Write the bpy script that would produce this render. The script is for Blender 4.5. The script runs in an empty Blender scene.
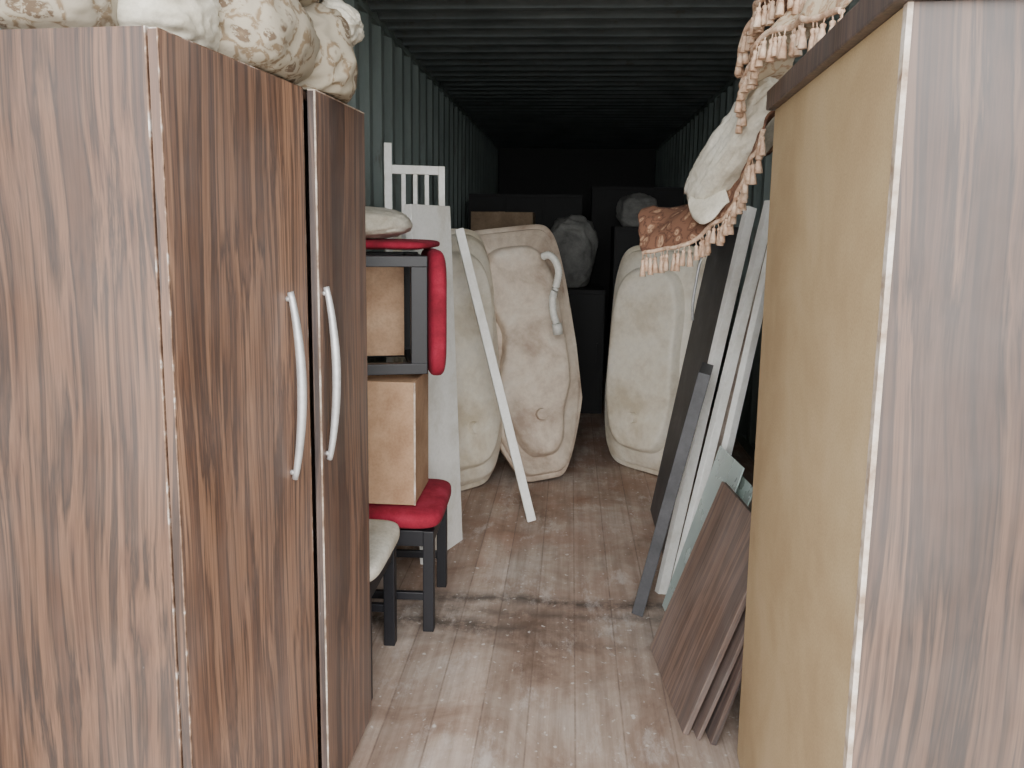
import bpy, bmesh, math, random
from mathutils import Vector, Matrix, noise, Euler
random.seed(4)
scn=bpy.context.scene
COL=bpy.context.collection
V=Vector
# ------------------------------------------------------------------ camera
cam=bpy.data.objects.new('camera',bpy.data.cameras.new('camera'));COL.objects.link(cam)
scn.camera=cam
F=780.;th=math.radians(8);ps=math.radians(4.21);ro=math.radians(0.8)
cam.data.sensor_width=36;cam.data.lens=F*36/1024;cam.data.shift_y=-49/1024
f=V((-math.sin(ps)*math.cos(th),math.cos(ps)*math.cos(th),-math.sin(th)))
r=V((math.cos(ps),math.sin(ps),0));u=r.cross(f)
R=Matrix((r,u,-f)).transposed()@Matrix.Rotation(ro,3,'Z')
cam.matrix_world=Matrix.Translation(V((0,0,1.5)))@R.to_4x4()
cam.data.clip_start=0.02

# ------------------------------------------------------------------ materials
def new_mat(name):
    m=bpy.data.materials.new(name);m.use_nodes=True
    nt=m.node_tree;b=nt.nodes['Principled BSDF'];return m,nt,b
def N(nt,t,**k):
    n=nt.nodes.new(t)
    for a,v in k.items():
        if a in n.inputs.keys(): n.inputs[a].default_value=v
        else: setattr(n,a,v)
    return n
def ramp(nt,stops):
    n=nt.nodes.new('ShaderNodeValToRGB');e=n.color_ramp.elements
    while len(e)<len(stops): e.new(0.5)
    for i,(p,c) in enumerate(stops):
        e[i].position=p;e[i].color=(c[0],c[1],c[2],1)
    return n
def sr(c): # 8-bit sRGB -> linear
    return tuple(((x/255)/12.92 if x/255<=.04045 else ((x/255+.055)/1.055)**2.4) for x in c)
def mapping(nt,scale,loc=(0,0,0)):
    tc=N(nt,'ShaderNodeTexCoord');mp=N(nt,'ShaderNodeMapping')
    mp.inputs['Scale'].default_value=scale;mp.inputs['Location'].default_value=loc
    nt.links.new(tc.outputs['Object'],mp.inputs['Vector']);return mp
def mix(nt,a,b,fac,mode='MIX'):
    n=nt.nodes.new('ShaderNodeMix');n.data_type='RGBA';n.blend_type=mode
    for sock,v in ((n.inputs[6],a),(n.inputs[7],b),(n.inputs[0],fac)):
        if isinstance(v,(int,float)): sock.default_value=v
        elif isinstance(v,tuple): sock.default_value=(v[0],v[1],v[2],1)
        else: nt.links.new(v,sock)
    return n.outputs[2]
def bump(nt,b,h,s=.2,d=.01):
    n=N(nt,'ShaderNodeBump');n.inputs['Strength'].default_value=s;n.inputs['Distance'].default_value=d
    nt.links.new(h,n.inputs['Height']);nt.links.new(n.outputs[0],b.inputs['Normal'])
def wood(name,dark,mid,light,loc=(0,0,0),rough=.42,dust=.15,dustc=(205,200,198)):
    m,nt,b=new_mat(name);L=nt.links
    mw=mapping(nt,(2.4,2.4,.7),loc);nw=N(nt,'ShaderNodeTexNoise',Scale=1.0,Detail=2.0);L.new(mw.outputs[0],nw.inputs['Vector'])
    mb=mapping(nt,(25,25,.36),loc)
    vm=N(nt,'ShaderNodeVectorMath',operation='MULTIPLY_ADD');L.new(nw.outputs['Color'],vm.inputs[0])
    vm.inputs[1].default_value=(4.2,4.2,.4);L.new(mb.outputs[0],vm.inputs[2])
    n1=N(nt,'ShaderNodeTexNoise',Scale=1.0,Detail=6.0,Roughness=.6,Distortion=.1);L.new(vm.outputs[0],n1.inputs['Vector'])
    r1=ramp(nt,[(.28,dark),(.39,mid),(.45,dark),(.51,light),(.57,mid),(.60,dark),(.66,light),(.76,mid)]);L.new(n1.outputs['Fac'],r1.inputs[0])
    mf=mapping(nt,(150,150,1.6),loc);n2=N(nt,'ShaderNodeTexNoise',Scale=1.0,Detail=3.0,Roughness=.7);L.new(mf.outputs[0],n2.inputs['Vector'])
    r2=ramp(nt,[(.36,(.68,.64,.60)),(.6,(1.10,1.10,1.10))]);L.new(n2.outputs['Fac'],r2.inputs[0])
    c=mix(nt,r1.outputs[0],r2.outputs[0],.7,'MULTIPLY')
    mv=mapping(nt,(5,5,.3),loc);nv=N(nt,'ShaderNodeTexNoise',Scale=1.0,Detail=2.0);L.new(mv.outputs[0],nv.inputs['Vector'])
    rv=ramp(nt,[(.36,(.62,.58,.55)),(.62,(1.18,1.18,1.18))]);L.new(nv.outputs['Fac'],rv.inputs[0])
    c=mix(nt,c,rv.outputs[0],.9,'MULTIPLY')
    md=mapping(nt,(2.5,2.5,1.6),loc);n3=N(nt,'ShaderNodeTexNoise',Scale=1.3,Detail=5.0,Roughness=.6);L.new(md.outputs[0],n3.inputs['Vector'])
    r3=ramp(nt,[(.35,(dust*.4,)*3),(.7,(min(1,dust*1.5),)*3)]);L.new(n3.outputs['Fac'],r3.inputs[0])
    c=mix(nt,c,sr(dustc),r3.outputs[0])
    ms=mapping(nt,(30,30,12),loc);n4=N(nt,'ShaderNodeTexNoise',Scale=1.0,Detail=2.0);L.new(ms.outputs[0],n4.inputs['Vector'])
    r4=ramp(nt,[(.78,(0,0,0)),(.81,(.5,.5,.5))]);L.new(n4.outputs['Fac'],r4.inputs[0])
    c=mix(nt,c,sr((225,220,215)),r4.outputs[0])
    L.new(c,b.inputs['Base Color']);b.inputs['Roughness'].default_value=rough
    bump(nt,b,n2.outputs['Fac'],.06,.002)
    return m
def blotch(name,c1,c2,c3,scale=4,rough=.7,bs=.1,fine=60,bd=.004,lo=.35,hi=.68,flo=.88):
    m,nt,b=new_mat(name);L=nt.links
    mp=mapping(nt,(1,1,1));n1=N(nt,'ShaderNodeTexNoise',Scale=scale,Detail=7.0,Roughness=.62,Distortion=.3);L.new(mp.outputs[0],n1.inputs['Vector'])
    r1=ramp(nt,[(lo,c1),((lo+hi)/2,c2),(hi,c3)]);L.new(n1.outputs['Fac'],r1.inputs[0])
    n2=N(nt,'ShaderNodeTexNoise',Scale=fine,Detail=3.0,Roughness=.7);L.new(mp.outputs[0],n2.inputs['Vector'])
    r2=ramp(nt,[(.35,(flo,)*3),(.6,(1.04,1.04,1.04))]);L.new(n2.outputs['Fac'],r2.inputs[0])
    c=mix(nt,r1.outputs[0],r2.outputs[0],1.0,'MULTIPLY')
    L.new(c,b.inputs['Base Color']);b.inputs['Roughness'].default_value=rough
    if bs: bump(nt,b,n2.outputs['Fac'],bs,bd)
    return m
def plain(name,c,rough=.5,metal=0,**k):
    return_m=blotch(name,tuple(x*.85 for x in c),c,tuple(min(1,x*1.1) for x in c),6,rough,.05)
    return_m.node_tree.nodes['Principled BSDF'].inputs['Metallic'].default_value=metal
    return return_m

M={}
M['wood_door']=wood('wood_door',sr((70,44,30)),sr((120,84,61)),(sr((156,116,87))),(3,1,0),.42,.09)
M['wood_door2']=wood('wood_door2',sr((60,39,29)),sr((98,68,51)),sr((132,97,75)),(7,2,5),.38,.09)
M['wood_side']=wood('wood_side',sr((44,27,18)),sr((76,50,35)),sr((101,71,51)),(1,6,2),.48,.045)
M['wood_pale']=wood('wood_pale',sr((46,30,22)),sr((76,53,40)),sr((100,73,56)),(5,3,1),.48,.06)
M['wood_dark']=wood('wood_dark',sr((48,34,30)),sr((74,54,46)),sr((98,76,64)),(2,8,3),.45,.08)
M['wood_board']=wood('wood_board',sr((76,54,42)),sr((104,77,61)),sr((128,99,81)),(4,4,9),.5,.14)
M['edge']=blotch('edge_band',sr((140,115,95)),sr((190,172,155)),sr((225,215,205)),18,.6,.1)
M['edge_dark']=blotch('edge_dark',sr((90,66,50)),sr((136,108,88)),sr((215,208,200)),22,.6,.1,lo=.4,hi=.72)
M['hardboard']=blotch('hardboard',sr((174,147,110)),sr((185,159,121)),sr((194,169,132)),3,.75,.12,220,.001)
M['steel']=plain('brushed_steel',sr((215,215,215)),.45,.55)
M['white']=blotch('white_paint',sr((222,219,210)),sr((236,235,230)),sr((243,242,238)),6,.5,.05,flo=.96)
M['tub']=blotch('fibreglass',sr((204,190,166)),sr((232,224,207)),sr((240,234,222)),3,.5,.25,35,.006,flo=.95)
M['tub2']=blotch('fibreglass_raw',sr((164,142,124)),sr((208,192,174)),sr((222,212,198)),3.5,.55,.3,30,.008,flo=.94)
M['black']=plain('black_lacquer',sr((26,26,31)),.45)
M['grey_board']=blotch('charcoal_laminate',sr((54,54,57)),sr((68,68,71)),sr((84,84,87)),5,.5,.08)
M['red']=blotch('red_velvet',sr((120,16,36)),sr((146,22,48)),sr((168,44,68)),9,.9,.15,150,.001)
M['cream']=blotch('cream_cloth',sr((184,176,158)),sr((206,200,184)),sr((220,216,204)),6,.9,.3,90,.004)
M['ply']=blotch('plywood',sr((152,118,90)),sr((174,140,110)),sr((188,156,126)),5,.7,.1,100,.002)
M['carton']=blotch('cardboard',sr((100,82,64)),sr((124,104,82)),sr((136,116,96)),4,.8,.1)
M['stained']=blotch('stained_mattress',sr((142,122,112)),sr((186,170,158)),sr((210,200,190)),7,.85,.2)
M['shadefurn']=blotch('shaded_furniture',sr((12,12,13)),sr((16,16,17)),sr((20,20,21)),3,.7,.05)  # shade of the deep interior is put into this near-black furniture colour
M['greycloth']=blotch('grey_cloth',sr((92,92,90)),sr((120,120,117)),sr((136,136,132)),5,.9,.3)
M['gold']=blotch('tassel_silk',sr((166,130,104)),sr((204,172,146)),sr((226,204,182)),40,.7,.2,200)
M['pipe']=plain('white_plastic',sr((222,220,212)),.45)

def fabric_pattern(name,base,a,bcol,scale,amt=.9):
    m,nt,b=new_mat(name);L=nt.links
    mp=mapping(nt,(1,1,1))
    nz=N(nt,'ShaderNodeTexNoise',Scale=14.0,Detail=3.0);L.new(mp.outputs[0],nz.inputs['Vector'])
    vm=N(nt,'ShaderNodeVectorMath',operation='MULTIPLY_ADD');L.new(nz.outputs['Color'],vm.inputs[0]);vm.inputs[1].default_value=(.07,.07,.07);L.new(mp.outputs[0],vm.inputs[2])
    v=N(nt,'ShaderNodeTexVoronoi',Scale=scale);v.feature='F1';L.new(vm.outputs[0],v.inputs['Vector'])
    r1=ramp(nt,[(.0,bcol),(.16,a),(.27,a),(.32,base),(.42,base),(.47,bcol),(.54,bcol),(.60,base)]);L.new(v.outputs['Distance'],r1.inputs[0])
    w=N(nt,'ShaderNodeTexNoise',Scale=scale*4,Detail=4.0,Roughness=.7);L.new(vm.outputs[0],w.inputs['Vector'])
    r2=ramp(nt,[(.40,(1,1,1)),(.50,(0,0,0))]);L.new(w.outputs['Fac'],r2.inputs[0])
    c=mix(nt,base,r1.outputs[0],amt)
    c=mix(nt,c,base,r2.outputs[0])
    L.new(c,b.inputs['Base Color']);b.inputs['Roughness'].default_value=.9
    bump(nt,b,w.outputs['Fac'],.25,.004)
    return m
M['pattern']=fabric_pattern('embroidered_beige',sr((162,152,134)),sr((92,72,54)),sr((120,100,76)),15,.9)
M['rust']=fabric_pattern('rust_brocade',sr((120,84,64)),sr((176,142,114)),sr((86,56,44)),24)
M['ivory']=fabric_pattern('ivory_brocade',sr((198,180,154)),sr((148,110,84)),sr((170,136,106)),22)

# glass
m,nt,b=new_mat('pane_glass');b.inputs['Base Color'].default_value=(*sr((226,240,234)),1)
b.inputs['Transmission Weight'].default_value=.35;b.inputs['IOR'].default_value=1.45
mp=mapping(nt,(1,1,1));nz=N(nt,'ShaderNodeTexNoise',Scale=5.0,Detail=4.0);nt.links.new(mp.outputs[0],nz.inputs['Vector'])
rr=ramp(nt,[(.4,(.15,)*3),(.7,(.5,)*3)]);nt.links.new(nz.outputs['Fac'],rr.inputs[0]);nt.links.new(rr.outputs[0],b.inputs['Roughness'])
M['glass']=m

# container steel
def steel_wall(name,c1,c2,rust):
    m,nt,b=new_mat(name);L=nt.links
    mp=mapping(nt,(1,1,.35));n1=N(nt,'ShaderNodeTexNoise',Scale=3.0,Detail=7.0,Roughness=.65);L.new(mp.outputs[0],n1.inputs['Vector'])
    r1=ramp(nt,[(.3,c1),(.62,c2)]);L.new(n1.outputs['Fac'],r1.inputs[0])
    n2=N(nt,'ShaderNodeTexNoise',Scale=7.0,Detail=8.0,Roughness=.7);L.new(mp.outputs[0],n2.inputs['Vector'])
    r2=ramp(nt,[(.58,(0,0,0)),(.72,(.7,.7,.7))]);L.new(n2.outputs['Fac'],r2.inputs[0])
    L.new(mix(nt,r1.outputs[0],rust,r2.outputs[0]),b.inputs['Base Color']);b.inputs['Roughness'].default_value=.65
    return m
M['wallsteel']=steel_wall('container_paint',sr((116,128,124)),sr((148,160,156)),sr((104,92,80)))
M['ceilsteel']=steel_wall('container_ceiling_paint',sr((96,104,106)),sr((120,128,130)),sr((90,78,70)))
M['backsteel']=steel_wall('container_end_shade',sr((12,13,14)),sr((16,18,19)),sr((14,13,13)))  # end wall colour darkened to near black, standing in for far-end shade

# floor
m,nt,b=new_mat('floor_plywood');L=nt.links
mp=mapping(nt,(1,1,1));mg=mapping(nt,(30,1.0,1))
n1=N(nt,'ShaderNodeTexNoise',Scale=2.1,Detail=10.0,Roughness=.7,Distortion=.5);L.new(mp.outputs[0],n1.inputs['Vector'])
r1=ramp(nt,[(.32,sr((132,110,96))),(.43,sr((168,146,131))),(.54,sr((188,170,156))),(.7,sr((208,197,188)))]);L.new(n1.outputs['Fac'],r1.inputs[0])
n2=N(nt,'ShaderNodeTexNoise',Scale=1.0,Detail=5.0,Roughness=.7);L.new(mg.outputs[0],n2.inputs['Vector'])
r2=ramp(nt,[(.35,(.70,.67,.65)),(.6,(1.06,1.06,1.06))]);L.new(n2.outputs['Fac'],r2.inputs[0])
c=mix(nt,r1.outputs[0],r2.outputs[0],.85,'MULTIPLY')
sep=N(nt,'ShaderNodeSeparateXYZ');tc=N(nt,'ShaderNodeTexCoord');L.new(tc.outputs['Object'],sep.inputs[0])
def mrange(src,a,bv,c0=0.,c1=1.):
    n=N(nt,'ShaderNodeMapRange');L.new(src,n.inputs[0])
    n.inputs[1].default_value=a;n.inputs[2].default_value=bv;n.inputs[3].default_value=c0;n.inputs[4].default_value=c1
    return n.outputs[0]
n5=N(nt,'ShaderNodeTexNoise',Scale=2.6,Detail=7.0,Roughness=.65);L.new(mp.outputs[0],n5.inputs['Vector'])
def math_(op,a,bv):
    n=N(nt,'ShaderNodeMath',operation=op)
    for i,x in enumerate((a,bv)):
        if isinstance(x,(int,float)): n.inputs[i].default_value=x
        else: L.new(x,n.inputs[i])
    return n.outputs[0]
red=math_('MULTIPLY',mrange(sep.outputs[1],2.6,3.6,.06,.5),mrange(n5.outputs['Fac'],.42,.60))
c=mix(nt,c,sr((156,112,90)),red)
# each plank slightly different
pid=math_('FLOOR',math_('MULTIPLY',math_('ADD',sep.outputs[0],3.1425),1/.145),0)
wn=N(nt,'ShaderNodeTexWhiteNoise',noise_dimensions='1D');L.new(pid,wn.inputs['W'])
cv=N(nt,'ShaderNodeCombineColor');pv=mrange(wn.outputs['Value'],0,1,.86,1.08)
for i in range(3): L.new(pv,cv.inputs[i])
c=mix(nt,c,cv.outputs[0],1.0,'MULTIPLY')
yn=math_('ADD',sep.outputs[1],math_('MULTIPLY',math_('SUBTRACT',n5.outputs['Fac'],.5),.14))
def band(y0,w):
    d=math_('ABSOLUTE',math_('SUBTRACT',yn,y0),0);return mrange(d,0,w,1,0)
n6=N(nt,'ShaderNodeTexNoise',Scale=11.0,Detail=7.0,Roughness=.78);L.new(mp.outputs[0],n6.inputs['Vector'])
bands=math_('MAXIMUM',band(2.97,.07),math_('MULTIPLY',band(2.75,.10),mrange(sep.outputs[0],-.3,.05,1,.3)))
bands=math_('MAXIMUM',bands,math_('MULTIPLY',band(2.86,.07),.7))
bands=math_('MAXIMUM',bands,math_('MULTIPLY',band(2.65,.05),.4))
g=math_('MULTIPLY',bands,mrange(n6.outputs['Fac'],.36,.54,.05,.9))
c=mix(nt,c,sr((70,62,58)),g)
mg2=mapping(nt,(5,2.0,1),(4,2,0));n8=N(nt,'ShaderNodeTexNoise',Scale=1.4,Detail=9.0,Roughness=.75);L.new(mg2.outputs[0],n8.inputs['Vector'])
c=mix(nt,c,sr((110,94,84)),mrange(n8.outputs['Fac'],.54,.72,0,.5))
c=mix(nt,c,sr((222,214,208)),mrange(n8.outputs['Fac'],.46,.34,0,.5))
n7=N(nt,'ShaderNodeTexNoise',Scale=38.0,Detail=2.0);L.new(mp.outputs[0],n7.inputs['Vector'])
c=mix(nt,c,sr((232,228,222)),mrange(n7.outputs['Fac'],.66,.73,0,.6))
sx=math_('ABSOLUTE',math_('SUBTRACT',math_('FRACT',math_('MULTIPLY',math_('ADD',sep.outputs[0],3.07),1/.145),0),.5),0)
seam=math_('MULTIPLY',mrange(sx,0,.03,.75,0),mrange(n6.outputs['Fac'],.38,.58,.3,1))
c=mix(nt,c,sr((96,78,68)),seam)
L.new(c,b.inputs['Base Color']);b.inputs['Roughness'].default_value=.6
bump(nt,b,n1.outputs['Fac'],.15,.01)
M['floor']=m
M['ground']=blotch('gravel',sr((150,142,130)),sr((178,170,158)),sr((196,190,178)),2,.9,.4,30,.02)

# ------------------------------------------------------------------ mesh builder
class MB:
    def __init__(s,mats): s.bm=bmesh.new();s.mats=mats
    def box(s,lo,hi,mi=0,mat=None,bev=0.):
        lo=V(lo);hi=V(hi);c=(lo+hi)/2;d=hi-lo
        r_=bmesh.ops.create_cube(s.bm,size=1)
        vs=r_['verts']
        bmesh.ops.scale(s.bm,vec=d,verts=vs);bmesh.ops.translate(s.bm,vec=c,verts=vs)
        if bev>0:
            es=list({e for v in vs for e in v.link_edges})
            rb=bmesh.ops.bevel(s.bm,geom=es,offset=bev,segments=2,affect='EDGES',profile=.6)
            vs=list({v for v in rb['verts']}|{v for v in vs if v.is_valid})
        if mat is not None: bmesh.ops.transform(s.bm,matrix=mat,verts=vs)
        for fc in {fc for v in vs for fc in v.link_faces}: fc.material_index=mi
        return vs
    def tube(s,pts,rad,mi=0,seg=10,flat=1.,cap=True,up=V((0,0,1))):
        pts=[V(p) for p in pts];n=len(pts);rings=[]
        if not hasattr(rad,'__len__'): rad=[rad]*n
        for i,p in enumerate(pts):
            t=(pts[min(i+1,n-1)]-pts[max(i-1,0)]).normalized()
            a=up if abs(t.dot(up))<.95 else V((1,0,0))
            x=t.cross(a).normalized();y=x.cross(t).normalized()
            rings.append([s.bm.verts.new(p+x*math.cos(2*math.pi*k/seg)*rad[i]+y*math.sin(2*math.pi*k/seg)*rad[i]*flat) for k in range(seg)])
        for i in range(n-1):
            for k in range(seg):
                fc=s.bm.faces.new((rings[i][k],rings[i][(k+1)%seg],rings[i+1][(k+1)%seg],rings[i+1][k]));fc.smooth=True;fc.material_index=mi
        if cap:
            for rg in (rings[0],rings[-1]):
                try: s.bm.faces.new(rg).material_index=mi
                except Exception: pass
    def grid(s,P,mi=0,smooth=True):
        vs=[[s.bm.verts.new(p) for p in row] for row in P]
        for i in range(len(vs)-1):
            for j in range(len(vs[0])-1):
                fc=s.bm.faces.new((vs[i][j],vs[i][j+1],vs[i+1][j+1],vs[i+1][j]));fc.material_index=mi;fc.smooth=smooth
    def obj(s,name,mw=None,parent=None,bevel=0,solid=0,sub=0):
        bmesh.ops.recalc_face_normals(s.bm,faces=s.bm.faces)
        me=bpy.data.meshes.new(name);s.bm.to_mesh(me);s.bm.free()
        for k in s.mats: me.materials.append(M[k])
        o=bpy.data.objects.new(name,me);COL.objects.link(o)
        if mw is not None: o.matrix_world=mw
        if parent is not None: o.parent=parent
        if solid:
            md=o.modifiers.new('solid','SOLIDIFY');md.thickness=solid;md.offset=0
        if bevel:
            md=o.modifiers.new('bev','BEVEL');md.width=bevel;md.segments=2;md.limit_method='ANGLE'
        return o
def frame(o,x,y,z):
    m_=Matrix((V(x),V(y),V(z))).transposed().to_4x4();m_.translation=V(o);return m_
def lean(name,p0,p1,top,t,mats,build=None,strip=False,z0=0.):
    """board whose bottom edge runs p0->p1; 'top' is the point above p0"""
    p0=V(p0);p1=V(p1);top=V(top)
    x=(p1-p0);Lx=x.length;x.normalize();z=top-p0
    if strip:
        H=z.length;z.normalize();x-=z*x.dot(z);x.normalize()
    else:
        z-=x*z.dot(x);H=z.length;z.normalize()
    y=z.cross(x)
    mb=MB(mats)
    if build: build(mb,Lx,H)
    else: mb.box((0,-t/2,0),(Lx,t/2,H),0)
    mw=frame(p0,x,y,z)
    mz=min((mw@v.co).z for v in mb.bm.verts)
    mw.translation.z-=mz-.001-z0
    return mb.obj(name,mw,bevel=.002)

# ------------------------------------------------------------------ room shell
XL,XR,Y0,Y1,HC=-1.12,1.22,1.0,12.,2.65
def corr_wall(name,x,out):
    mb=MB(['wallsteel']);per=.278;d=.036;pts=[];y=Y0
    while y<Y1:
        for a,b_ in ((0,0),(.07,0),(.139,1),(.209,1)): pts.append((min(y+a,Y1),b_))
        y+=per
    pts.append((Y1,0))
    mb.grid([[V((x+out*d*b_,yy,z)) for yy,b_ in pts] for z in (.06,HC-.02)],0,False)
    mb.box((min(x,x+out*.05),Y0,0),(max(x,x+out*.05),Y1,.08));mb.box((min(x,x+out*.05)-.0,Y0,HC-.03),(max(x,x+out*.05),Y1,HC+.06))
    mb.box((min(x+out*.04,x+out*.07),Y0,0),(max(x+out*.04,x+out*.07),Y1,HC+.07))
    return mb.obj(name)
corr_wall('wall_left',XL,-1);corr_wall('wall_right',XR,1)
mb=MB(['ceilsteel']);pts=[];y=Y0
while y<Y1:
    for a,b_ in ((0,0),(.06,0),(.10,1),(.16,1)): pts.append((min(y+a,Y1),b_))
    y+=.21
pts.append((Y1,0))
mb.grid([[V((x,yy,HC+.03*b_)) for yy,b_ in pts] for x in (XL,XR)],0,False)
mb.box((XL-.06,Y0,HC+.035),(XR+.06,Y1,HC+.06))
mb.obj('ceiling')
mb=MB(['floor']);mb.box((XL,Y0,-.03),(XR,Y1,0));mb.obj('floor')
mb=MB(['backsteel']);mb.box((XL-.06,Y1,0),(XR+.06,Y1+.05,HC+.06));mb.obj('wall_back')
mb=MB(['ground']);mb.box((-20,-25,-.25),(20,Y0-.001,-.2));mb.obj('ground')

# ------------------------------------------------------------------ left wardrobe
yd=V((.08,.93,0)).normalized();xd=V((yd.y,-yd.x,0))
WL=frame((-.65,1.22,0),xd,yd,(0,0,1))   # local x = outwards (aisle), y = along front
root=bpy.data.objects.new('wardrobe',None);COL.objects.link(root);root.matrix_world=WL
W=.93;D=.43;H=1.8
mb=MB(['wood_side','edge_dark'])
mb.box((-D,0,.0),(-.022,.018,H-.02));mb.box((-D,W-.018,0),(-.022,W,H-.02))
mb.box((-D,0,H-.02),(-.022,W,H));mb.box((-D,.018,.05),(-.022,W-.018,.07))
mb.box((-D,.018,.07),(-D+.006,W-.018,H-.02));mb.box((-.06,.018,0),(-.045,W-.018,.05))
mb.box((-.022,0.0,0),(-.0195,.018,H),1)
o=mb.obj('carcass');o.parent=root
mb=MB(['wood_door','edge_dark','wood_side']);mb.box((-.017,.004,.02),(0,.535,H-.004))
mb.box((-.0165,.0015,.02),(-.001,.004,H-.004),2);mb.box((-.0015,.0012,.02),(.0006,.0045,H-.004),1);mb.box((-.0165,.535,.02),(.0004,.5365,H-.004),1);mb.box((-.0165,.004,H-.004),(-.0004,.535,H-.002),1)
o=mb.obj('door_hinged_near');o.parent=root
mb=MB(['wood_door2','edge','wood_dark']);mb.box((0,-.375,0.02),(.018,-.001,H-.006));mb.box((.0,-.3765,.02),(.0165,-.375,H-.006),2);mb.box((.0150,-.3775,.02),(.0186,-.374,H-.006),1);mb.box((.0,-.375,H-.006),(.0185,0,H-.003),1)
o=mb.obj('door_hinged_far');o.parent=root
o.matrix_local=Matrix.Translation((-.017,W,0))@Matrix.Rotation(math.radians(3.0),4,'Z')
def handle(y,x0):
    mb=MB(['steel']);pts=[];rad=[]
    for i in range(31):
        t=i/30;zz=.93+.42*t
        pts.append((x0+.008+.022*math.sin(math.pi*t)**.8,y,zz));rad.append(.007+.0035*math.sin(math.pi*t))
    mb.tube(pts,rad,0,12)
    for zz in (.945,1.335): mb.tube([(x0-.002,y,zz),(x0+.012,y,zz)],.006,0,8,up=V((0,1,0)))
    return mb.obj('handle')
h=handle(.43,0);h.parent=root
h=handle(.585,.021-.003);h.parent=root

# ------------------------------------------------------------------ right wardrobe (its hardboard back faces the aisle)
yd=V((.07,.96,0)).normalized();xd=V((yd.y,-yd.x,0))
WR=frame((.44,1.13,0),xd,yd,(0,0,1))
root=bpy.data.objects.new('wardrobe.001',None);COL.objects.link(root);root.matrix_world=WR
W=.965;D=.62
mb=MB(['hardboard']);mb.box((0,.006,0.01),(.004,W,1.8));o=mb.obj('back_panel');o.parent=root
mb=MB(['wood_pale','edge']);mb.box((.0045,-.012,0),(D,.006,1.8));mb.box((-.003,-.012,0),(.0045,.005,1.8),1);mb.box((.0045,W-.018,0),(D,W,1.8))
mb.box((.0045,.006,.06),(D,W-.018,.078));o=mb.obj('side_panels');o.parent=root
mb=MB(['wood_dark']);mb.box((-.02,-.03,1.801),(D+.01,W+.02,1.85),0,None,.004);o=mb.obj('top_board');o.parent=root
mb=MB(['wood_pale']);mb.box((D+.001,-.01,.02),(D+.018,W/2-.002,1.795));mb.box((D+.001,W/2+.002,.02),(D+.018,W,1.795));o=mb.obj('doors');o.parent=root

# ------------------------------------------------------------------ cloth lumps
def blob(name,c,rad,rot,mat,seed=0,amp=.12,freq=3.,e=.75,floor_z=None,fold=.05,foldf=9,parent=None):
    bm=bmesh.new();bmesh.ops.create_icosphere(bm,subdivisions=5,radius=1)
    E=Euler(rot).to_matrix();sd=V((seed*7.3,seed*3.1,seed*1.7))
    for v in bm.verts:
        p=v.co.copy()
        q=V([math.copysign(abs(a)**e,a) for a in p])
        n=noise.fractal(p*freq*.5+sd,1,2,4)
        fo=1-abs(noise.noise(V((p.x*1.5,p.y*foldf*.45,p.z*foldf*.45))+sd*2))*2
        k=1+amp*n+fold*fo
        q=V((q.x*rad[0],q.y*rad[1],q.z*rad[2]))*k
        q=E@q+V(c)
        if floor_z is not None and q.z<floor_z: q.z=floor_z+(q.z-floor_z)*.02
        v.co=q
    for fc in bm.faces: fc.smooth=True
    me=bpy.data.meshes.new(name);bm.to_mesh(me);bm.free();me.materials.append(M[mat])
    o=bpy.data.objects.new(name,me);COL.objects.link(o)
    if parent: o.parent=parent
    return o
bun=bpy.data.objects.new('bedding_bundle',None);COL.objects.link(bun)
blob('quilt_end',(-.90,1.36,1.88),(.11,.12,.085),(0,0,.2),'pattern',1,.08,2,.8,1.803,.04,6,parent=bun)
blob('sack_plain',(-.79,1.50,1.88),(.11,.14,.085),(0,0,.2),'cream',14,.08,2,.8,1.803,.08,10,parent=bun)
blob('quilt_patterned',(-.74,1.70,1.90),(.16,.20,.12),(0,.1,.1),'pattern',2,.10,2,.8,1.803,.07,8,parent=bun)
blob('quilt_patterned_far',(-.69,1.93,1.88),(.145,.16,.13),(0,-.2,.3),'pattern',5,.10,2,.8,1.803,.07,8,parent=bun)
blob('pillow_top',(-.78,1.72,2.07),(.22,.34,.09),(0,.05,.15),'pattern',7,.10,2,.8,None,.05,6,parent=bun)
blob('sheet_end',(-.60,2.02,2.0),(.06,.13,.045),(.2,.5,.4),'cream',9,.15,3,.8,None,.08,parent=bun)

# ------------------------------------------------------------------ tasselled spread + cushion on right
spread=bpy.data.objects.new('tasselled_bedspread',None);COL.objects.link(spread)
def tassel(mb,p,L=.055):
    p=V(p);L*=random.uniform(.85,1.15);dx=random.uniform(-.004,.004);dy=random.uniform(-.004,.004)
    mb.tube([p,p+V((dx,dy,-L*.25)),],.0018,0,5,up=V((0,1,0)))
    q=p+V((dx,dy,-L*.25))
    zs=[0,.06,.16,.24,.3,.5,1.0];rs=[.003,.0065,.0065,.0045,.0055,.008,.0105]
    mb.tube([q+V((dx*z,dy*z,-L*.8*z)) for z in zs],rs,0,8,up=V((0,1,0)))
def interp(pts,t):
    n=len(pts)-1;t=max(0,min(.99999,t))*n;i=int(t);fr=t-i
    P=[V(pts[max(0,min(n,k))]) for k in (i-1,i,i+1,i+2)]
    a=-P[0]+3*P[1]-3*P[2]+P[3];b_=2*P[0]-5*P[1]+4*P[2]-P[3];c_=P[2]-P[0]
    return .5*(2*P[1]+c_*fr+b_*fr*fr+a*fr**3)
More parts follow.
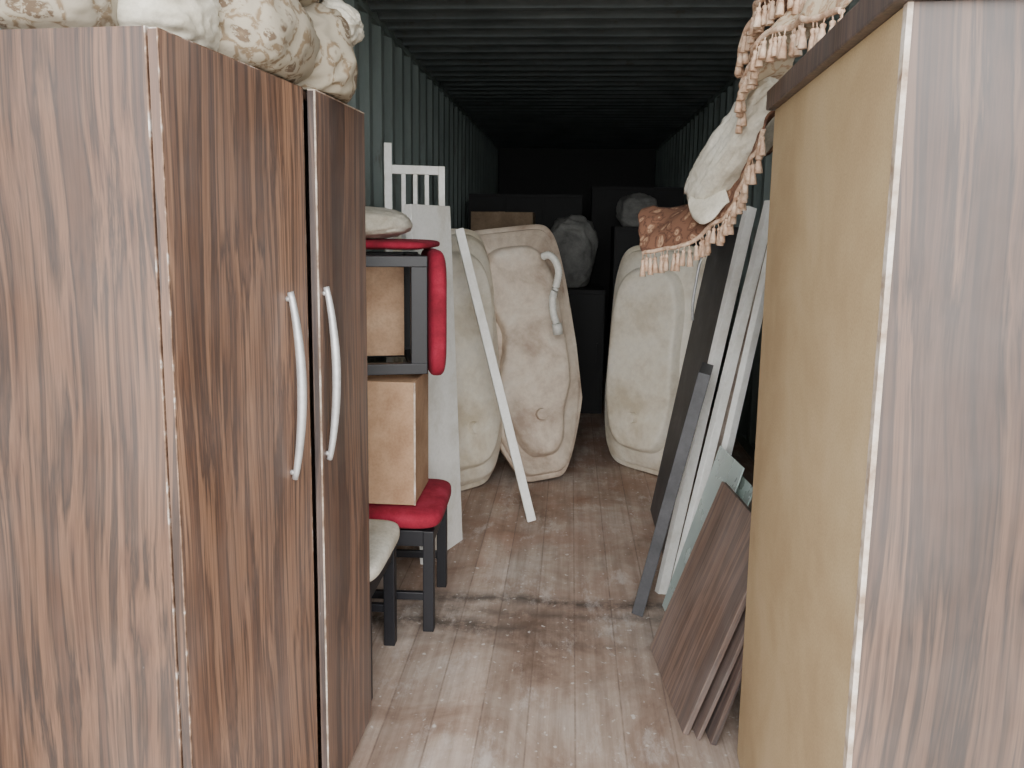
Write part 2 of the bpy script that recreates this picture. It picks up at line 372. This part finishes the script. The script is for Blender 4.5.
def cloth(name,A,B,mat,nu=60,nv=16,bulge=.02,seed=0,tas=0,L=.055):
    mb=MB([mat]);P=[];hem=[]
    for i in range(nu+1):
        a=interp(A,i/nu);b_=interp(B,i/nu);row=[]
        for j in range(nv+1):
            t=j/nv;p=a.lerp(b_,t)
            n=noise.noise_vector(p*9+V((seed,0,0)))*bulge+noise.noise_vector(p*24+V((0,seed,0)))*bulge*.35
            p=p+n+V((-.02*math.sin(math.pi*t),0,.02*math.sin(math.pi*t)))
            row.append(p)
        P.append(row);hem.append(row[-1])
    mb.grid(P);o=mb.obj(name,parent=spread,solid=.006)
    if tas:
        mt=MB(['gold'])
        mt.tube([h+V((0,0,-.002)) for h in hem],.007,0,8)
        for k in range(tas):
            idx=min(len(hem)-1,int((k+.5)/tas*len(hem)));tassel(mt,hem[idx]+V((0,random.uniform(-.008,.008),-.004)),L)
        mt.obj(name+'_tassels',parent=spread)
cloth('spread_top',[(.66,1.45,1.99),(.64,1.65,2.02),(.62,1.85,2.02),(.60,2.1,2.0),(.58,2.3,1.92)],
      [(.52,1.62,1.92),(.47,1.78,1.94),(.44,1.93,1.94),(.44,2.1,1.90),(.45,2.25,1.83)],'ivory',tas=34,seed=3,L=.06)
cloth('spread_upper_fold',[(.70,1.7,2.16),(.66,1.85,2.18),(.62,2.0,2.16),(.58,2.2,2.06)],
      [(.50,1.8,2.03),(.46,1.95,2.05),(.44,2.08,2.03),(.44,2.2,1.97)],'rust',tas=34,seed=6,L=.06)
cloth('spread_hanging',[(.60,2.2,1.84),(.58,2.4,1.74),(.50,2.6,1.64),(.40,2.75,1.58),(.25,2.85,1.56)],
      [(.50,2.18,1.76),(.49,2.32,1.62),(.45,2.42,1.53),(.36,2.55,1.45),(.25,2.68,1.42)],'rust',tas=38,seed=9,L=.065)
cloth('spread_white_corner',[(.50,2.50,1.66),(.46,2.52,1.63),(.41,2.55,1.60)],
      [(.47,2.40,1.575),(.40,2.44,1.515),(.37,2.50,1.55)],'cream',24,10,.012,4)
cush=blob('bolster_cushion',(.475,2.42,1.72),(.07,.26,.075),(-.62,0,.33),'cream',12,.10,3,.8,None,.08,12,parent=spread)
# ------------------------------------------------------------------ chairs
def pad(name,sz,c,mat,parent=None,e=.32,ez=.6):
    bm=bmesh.new();n=48;mrows=20
    def sg(a,p): return math.copysign(abs(a)**p,a)
    rings=[]
    for i in range(1,mrows):
        ph=-math.pi/2+math.pi*i/mrows
        cz=sg(math.sin(ph),ez);cr=abs(math.cos(ph))**.35
        rings.append([bm.verts.new(V((c[0]+sz[0]/2*cr*sg(math.cos(2*math.pi*k/n),e),c[1]+sz[1]/2*cr*sg(math.sin(2*math.pi*k/n),e),c[2]+sz[2]/2*cz))) for k in range(n)])
    for a_,b_ in zip(rings,rings[1:]):
        for k in range(n): bm.faces.new((a_[k],a_[(k+1)%n],b_[(k+1)%n],b_[k]))
    bm.faces.new(rings[0]);bm.faces.new(rings[-1])
    bmesh.ops.recalc_face_normals(bm,faces=bm.faces)
    for fc in bm.faces: fc.smooth=True
    me=bpy.data.meshes.new(name);bm.to_mesh(me);bm.free();me.materials.append(M[mat])
    o=bpy.data.objects.new(name,me);COL.objects.link(o)
    if parent: o.parent=parent
    return o
def chair(name,mw,cush,back=True,legl=.40,s=.42):
    root=bpy.data.objects.new(name,None);COL.objects.link(root);root.matrix_world=mw
    h=s/2
    mb=MB(['black'])
    for sx in (-1,1):
        for sy in (-1,1):
            cx=sx*(h-.025);cy=sy*(h-.025)
            mb.box((cx-.02,cy-.02,-legl),(cx+.02,cy+.02,0))
    mb.box((-h+.04,-h+.01,-.06),(h-.04,-h+.035,0));mb.box((-h+.04,h-.035,-.06),(h-.04,h-.01,0))
    mb.box((-h+.01,-h+.04,-.06),(-h+.035,h-.04,0));mb.box((h-.035,-h+.04,-.06),(h-.01,h-.04,0))
    mb.box((-h+.04,-h+.012,-.27),(h-.04,-h+.032,-.24));mb.box((-h+.04,h-.032,-.27),(h-.04,h-.012,-.24))
    if back:
        for sy in (-1,1):
            cy=sy*(h-.025);mb.box((-h+.005,cy-.02,.0),(-h+.04,cy+.02,.5))
        mb.box((-h+.008,-h+.04,.44),(-h+.036,h-.04,.49));mb.box((-h+.008,-h+.04,.16),(-h+.036,h-.04,.2))
    o=mb.obj('frame',bevel=.003);o.parent=root
    pad('cushion',(s+.03 if not back else s-.03,s+.03,.075),(0 if not back else .035,0,.0385),cush,root)
    if back:
        mb=MB([cush]);mb.box((-h+.0,-h+.045,.2),(-h+.05,h-.045,.44),0,None,.012);o=mb.obj('back_pad');o.parent=root
    mb=MB(['ply']);mb.box((-h+.04,-h+.04,-.012),(h-.04,h-.04,-.002));o=mb.obj('seat_base');o.parent=root
    return root
chair('dining_chair',frame((-.79,2.42,.39),(1,0,0),(0,1,0),(0,0,1)),'cream',True,.39,.40)
chair('dining_chair.001',frame((-.68,2.88,.39),(1,.03,0),(-.03,1,0),(0,0,1)),'red',True,.39,.41)
a=math.radians(16);zx=V((math.cos(a),math.sin(a),0))
st=chair('upholstered_stool',frame((-.57,2.98,1.172),(0,0,1),zx.cross(V((0,0,1)))*1,zx),'red',False,.40,.44)
mb=MB(['ply']);mb.box((-.18,-.02,-.38),(.18,-.008,-.07));o=mb.obj('seat_bottom_panel');o.parent=st
mb=MB(['ply','edge']);mb.box((-.83,2.72,.475),(-.55,2.74,.935));mb.box((-.83,2.98,.475),(-.55,3.0,.935));mb.box((-.83,2.74,.475),(-.815,2.98,.935));mb.box((-.565,2.74,.475),(-.55,2.98,.935));mb.box((-.815,2.74,.475),(-.565,2.98,.488));mb.box((-.815,2.74,.92),(-.565,2.98,.934));mb.box((-.553,2.717,.475),(-.546,2.724,.935),1)
mb.obj('plywood_box',bevel=.002)
pad('seat_cushion',(.46,.42,.036),(-.75,2.97,1.423),'red')
blob('loose_cushion',(-.84,2.95,1.50),(.22,.2,.06),(0,0,0),'cream',21,.08,3,.7,1.444,.03)

# ------------------------------------------------------------------ white door panel / headboard
def wdoor(mb,L,H):
    mb.box((0,-.017,0),(L,.017,H));mb.box((.04,.017,.1),(L-.04,.022,H*.45));mb.box((.04,.017,H*.5),(L-.04,.022,H-.1))
lean('white_door_panel',(-.62,3.25,0),(-.50,3.55,0),(-.70,3.25,1.58),.035,['white'],wdoor)
def hb(mb,L,H):
    mb.box((0,-.015,0),(.035,.015,H));mb.box((L-.03,-.015,0),(L,.015,H-.10));mb.box((.035,-.012,H-.14),(L-.03,.012,H-.10));mb.box((.035,-.012,.4),(L-.03,.012,.44))
    mb.box((.035,-.012,1.1),(L-.03,.012,1.14))
    n=3
    for i in range(n):
        xx=.035+(L-.065)*(i+1)/(n+1);mb.box((xx-.010,-.006,.44),(xx+.010,.006,H-.14),0)
lean('bed_headboard',(-.86,3.6,0),(-.59,3.69,0),(-.88,3.66,1.87),.03,['white','black'],hb)

# ------------------------------------------------------------------ bathtubs (moulded shells, undersides outwards)
def tub(name,base,top,n,Wd,Dp,mat,seed=0,e=6.,boat=0.,boat_top=0.,dent=0.,side=1,dz=.05,dw=.13,shelf=.5):
    base=V(base);top=V(top);z=(top-base);Lh=z.length;z.normalize();n=V(n).normalized()
    n=(n-z*n.dot(z)).normalized();y=-n;x=y.cross(z)
    NN=192;bm=bmesh.new();rings=[]
    hw=Wd/2;hl=Lh/2
    prof=[(.045,-.004,-.004,e,0,0),(.012,.0,.0,e,0,1),(.0,.004,.004,e,0,0),(-.002,.030,.030,e,0,1),(-.012,.034,.034,e,0,0),
          (-.06,.042,.050,e*.9,.1,0),(-Dp*shelf,.052,.07,e*.8,.25,0),(-Dp*shelf-.010,.058,.078,e*.8,.3,0),
          (-Dp*shelf-.014,.085,.13,4.,.9,0),(-Dp*shelf-.022,.095,.14,3.8,1,1),
          (-Dp*.92,.108,.16,3.6,1,0),(-Dp*.985,.120,.175,3.4,1,0),(-Dp,.145,.20,3.2,1,0),(-Dp*1.01,.22,.36,2.8,1,0)]
    for (yy,ix,iz,ex,sw,_) in prof:
        rg=[]
        for k in range(NN):
            t=2*math.pi*k/NN;c=math.cos(t);s_=math.sin(t)
            px=math.copysign(abs(c)**(2/ex),c)*max(.03,(hw-ix));pz=math.copysign(abs(s_)**(2/ex),s_)*(hl-iz)
            px*=1-boat*max(0,(-pz-.16*Lh)/(.34*Lh))**1.2
            px*=1-boat_top*max(0,(pz-.25*Lh)/(.25*Lh))**1.2
            if px*side>0: px*=1-dent*sw*math.exp(-((pz-dz*Lh)/(dw*Lh))**2)
            else: px*=1-.55*dent*sw*math.exp(-((pz+(dz+.2)*Lh)/(dw*.8*Lh))**2)
            rg.append(bm.verts.new(V((px,yy,pz+hl))))
        rings.append(rg)
    for i in range(len(rings)-1):
        for k in range(NN):
            fc=bm.faces.new((rings[i][k],rings[i][(k+1)%NN],rings[i+1][(k+1)%NN],rings[i+1][k]));fc.smooth=True
    fc=bm.faces.new(rings[-1]);fc.smooth=True
    for v in bm.verts:
        v.co+=V((0,1,0))*noise.noise(v.co*5+V((seed,0,0)))*.004
    for i,p in enumerate(prof):
        if p[5]:
            for k in range(NN):
                ed=bm.edges.get((rings[i][k],rings[i][(k+1)%NN]))
                if ed: ed.smooth=False
    rr=bmesh.ops.create_cone(bm,segments=20,radius1=.035,radius2=.028,depth=.05,cap_ends=True)
    bmesh.ops.transform(bm,matrix=Matrix.Translation((0,-Dp-.012,hl*.5))@Matrix.Rotation(math.pi/2,4,'X'),verts=rr['verts'])
    rr=bmesh.ops.create_cone(bm,segments=20,radius1=.022,radius2=.02,depth=.03,cap_ends=True)
    bmesh.ops.transform(bm,matrix=Matrix.Translation((-hw*.62,-.03,hl*1.86))@Matrix.Rotation(math.pi/2,4,'X'),verts=rr['verts'])
    bmesh.ops.recalc_face_normals(bm,faces=bm.faces)
    for fc in bm.faces: fc.material_index=0
    for v in rr['verts']:
        for fc in v.link_faces: fc.material_index=1
    me=bpy.data.meshes.new(name);mw=frame(base,x,y,z)
    mz=min((mw@v.co).z for v in bm.verts);mw.translation.z-=mz-.004
    bm.to_mesh(me);bm.free();me.materials.append(M[mat]);me.materials.append(M['black'])
    o=bpy.data.objects.new(name,me);COL.objects.link(o);o.matrix_world=mw
    md=o.modifiers.new('solid','SOLIDIFY');md.thickness=.006;md.offset=0
    return o
tub('bathtub',(-.58,4.20,0),(-.74,4.34,1.46),(.72,-.69,0),.70,.15,'tub',1,7,.30,0,.12,1)
tub('bathtub.001',(-.12,4.42,0),(-.40,4.74,1.46),(.30,-.95,0),.65,.16,'tub2',5,8,.55,.05,.42,-1,.06,.13,.35)
tub('bathtub.002',(.48,4.68,0),(.56,4.78,1.38),(-.68,-.73,0),.70,.15,'tub',9,6,.10,0,.06,1,.05,.13,.4)
def ang(mb,L,H):
    mb.box((0,0,0),(.045,.004,H));mb.box((0,0,0),(.004,.03,H))
lean('angle_trim',(-.185,3.79,0),(-.14,3.80,0),(-.585,3.93,1.47),.02,['white'],ang,True)
mb=MB(['pipe']);pts=[(-.155,4.35,1.33),(-.12,4.33,1.34),(-.085,4.32,1.31),(-.065,4.32,1.25),(-.075,4.33,1.18),(-.095,4.34,1.10),(-.09,4.34,1.02),(-.07,4.33,.96)]
P=[interp(pts,i/70) for i in range(71)];mb.tube(P,[.019+.003*(i%2) for i in range(71)],0,10);mb.tube([P[-1],P[-1]+V((0.01,0,-.06))],.028,0,12)
mb.obj('drain_hose')

# ------------------------------------------------------------------ right leaning pile
lean('charcoal_board',(.29,2.88,0),(.34,3.10,0),(.515,2.92,.97),.045,['grey_board'])
tb=lean('charcoal_tall_board',(.47,3.36,0),(.47,4.04,0),(.73,3.36,1.5),.03,['grey_board'])
lean('stained_panel',(.52,3.17,0),(.52,3.33,0),(.79,3.17,1.5),.025,['stained'])
lean('white_plank',(.385,3.07,0),(.425,3.09,0),(.70,3.25,1.58),.03,['white'],None,True)
lean('white_plank.001',(.42,2.98,0),(.455,3.0,0),(.755,3.14,1.6),.03,['white'],None,True)
lean('white_plank.002',(.50,2.98,0),(.53,3.0,0),(.80,3.12,1.6),.03,['white'],None,True)
lean('glass_pane',(.43,2.70,0),(.40,2.98,0),(.63,2.72,.66),.006,['glass'])
lean('glass_pane.001',(.46,2.66,0),(.44,2.90,0),(.66,2.68,.60),.006,['glass'])
lean('wood_shelf_board',(.375,2.17,0),(.325,2.65,0),(.60,2.22,.62),.018,['wood_board'])
lean('wood_shelf_board.001',(.45,2.13,0),(.40,2.62,0),(.63,2.17,.58),.018,['wood_dark'])
lean('wood_shelf_board.002',(.41,2.15,0),(.365,2.62,0),(.61,2.19,.55),.012,['wood_board'])
mb=MB(['steel']);mb.tube([interp([(.67,3.97,1.39),(.645,3.96,1.34),(.625,3.95,1.22),(.615,3.95,1.12),(.62,3.96,1.04)],i/20) for i in range(21)],.007,0,8)
o=mb.obj('curved_handle');bpy.context.view_layer.update();o.parent=tb;o.matrix_parent_inverse=tb.matrix_world.inverted()

# ------------------------------------------------------------------ deep clutter
def cab(name,lo,hi,mat,nd=2):
    mb=MB([mat]);lo=V(lo);hi=V(hi);mb.box(lo,hi)
    w=(hi.x-lo.x)/nd
    for i in range(nd):
        mb.box((lo.x+i*w+.01,lo.y-.018,lo.z+.05),(lo.x+(i+1)*w-.01,lo.y-.001,hi.z-.03),0,None,.003)
        mb.box((lo.x+(i+1)*w-.06,lo.y-.04,(lo.z+hi.z)/2-.08),(lo.x+(i+1)*w-.045,lo.y-.018,(lo.z+hi.z)/2+.08),0)
    return mb.obj(name)
cab('storage_cabinet',(-.95,5.9,0),(-.27,6.4,1.36),'shadefurn')
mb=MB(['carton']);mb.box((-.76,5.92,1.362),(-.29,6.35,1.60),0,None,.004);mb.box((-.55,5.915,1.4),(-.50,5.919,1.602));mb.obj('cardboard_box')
cab('storage_cabinet.001',(-.20,6.2,0),(.28,6.8,1.0),'shadefurn',1)
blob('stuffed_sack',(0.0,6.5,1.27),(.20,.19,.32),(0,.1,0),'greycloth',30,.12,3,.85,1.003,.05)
cab('storage_cabinet.002',(.36,6.6,0),(1.1,7.2,1.5),'shadefurn')
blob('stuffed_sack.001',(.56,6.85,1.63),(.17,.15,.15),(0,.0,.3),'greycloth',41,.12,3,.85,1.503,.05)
cab('storage_cabinet.003',(-1.0,7.6,0),(.1,8.2,1.8),'shadefurn',3)
cab('storage_cabinet.004',(.2,8.0,0),(1.1,8.6,1.9),'shadefurn',2)

# ------------------------------------------------------------------ light
w=bpy.data.worlds.new('overcast_sky');scn.world=w;w.use_nodes=True
bg=w.node_tree.nodes['Background'];bg.inputs[0].default_value=(.90,.95,1.0,1);bg.inputs[1].default_value=2.8
sun=bpy.data.lights.new('soft_daylight','SUN');sun.energy=4.2;sun.angle=math.radians(55);sun.color=(1,.98,.95)
so=bpy.data.objects.new('soft_daylight',sun);COL.objects.link(so)
so.rotation_euler=V((-.06,1,-.32)).to_track_quat('-Z','Y').to_euler()
scn.view_settings.view_transform='AgX';scn.view_settings.look='None';scn.view_settings.exposure=0.35
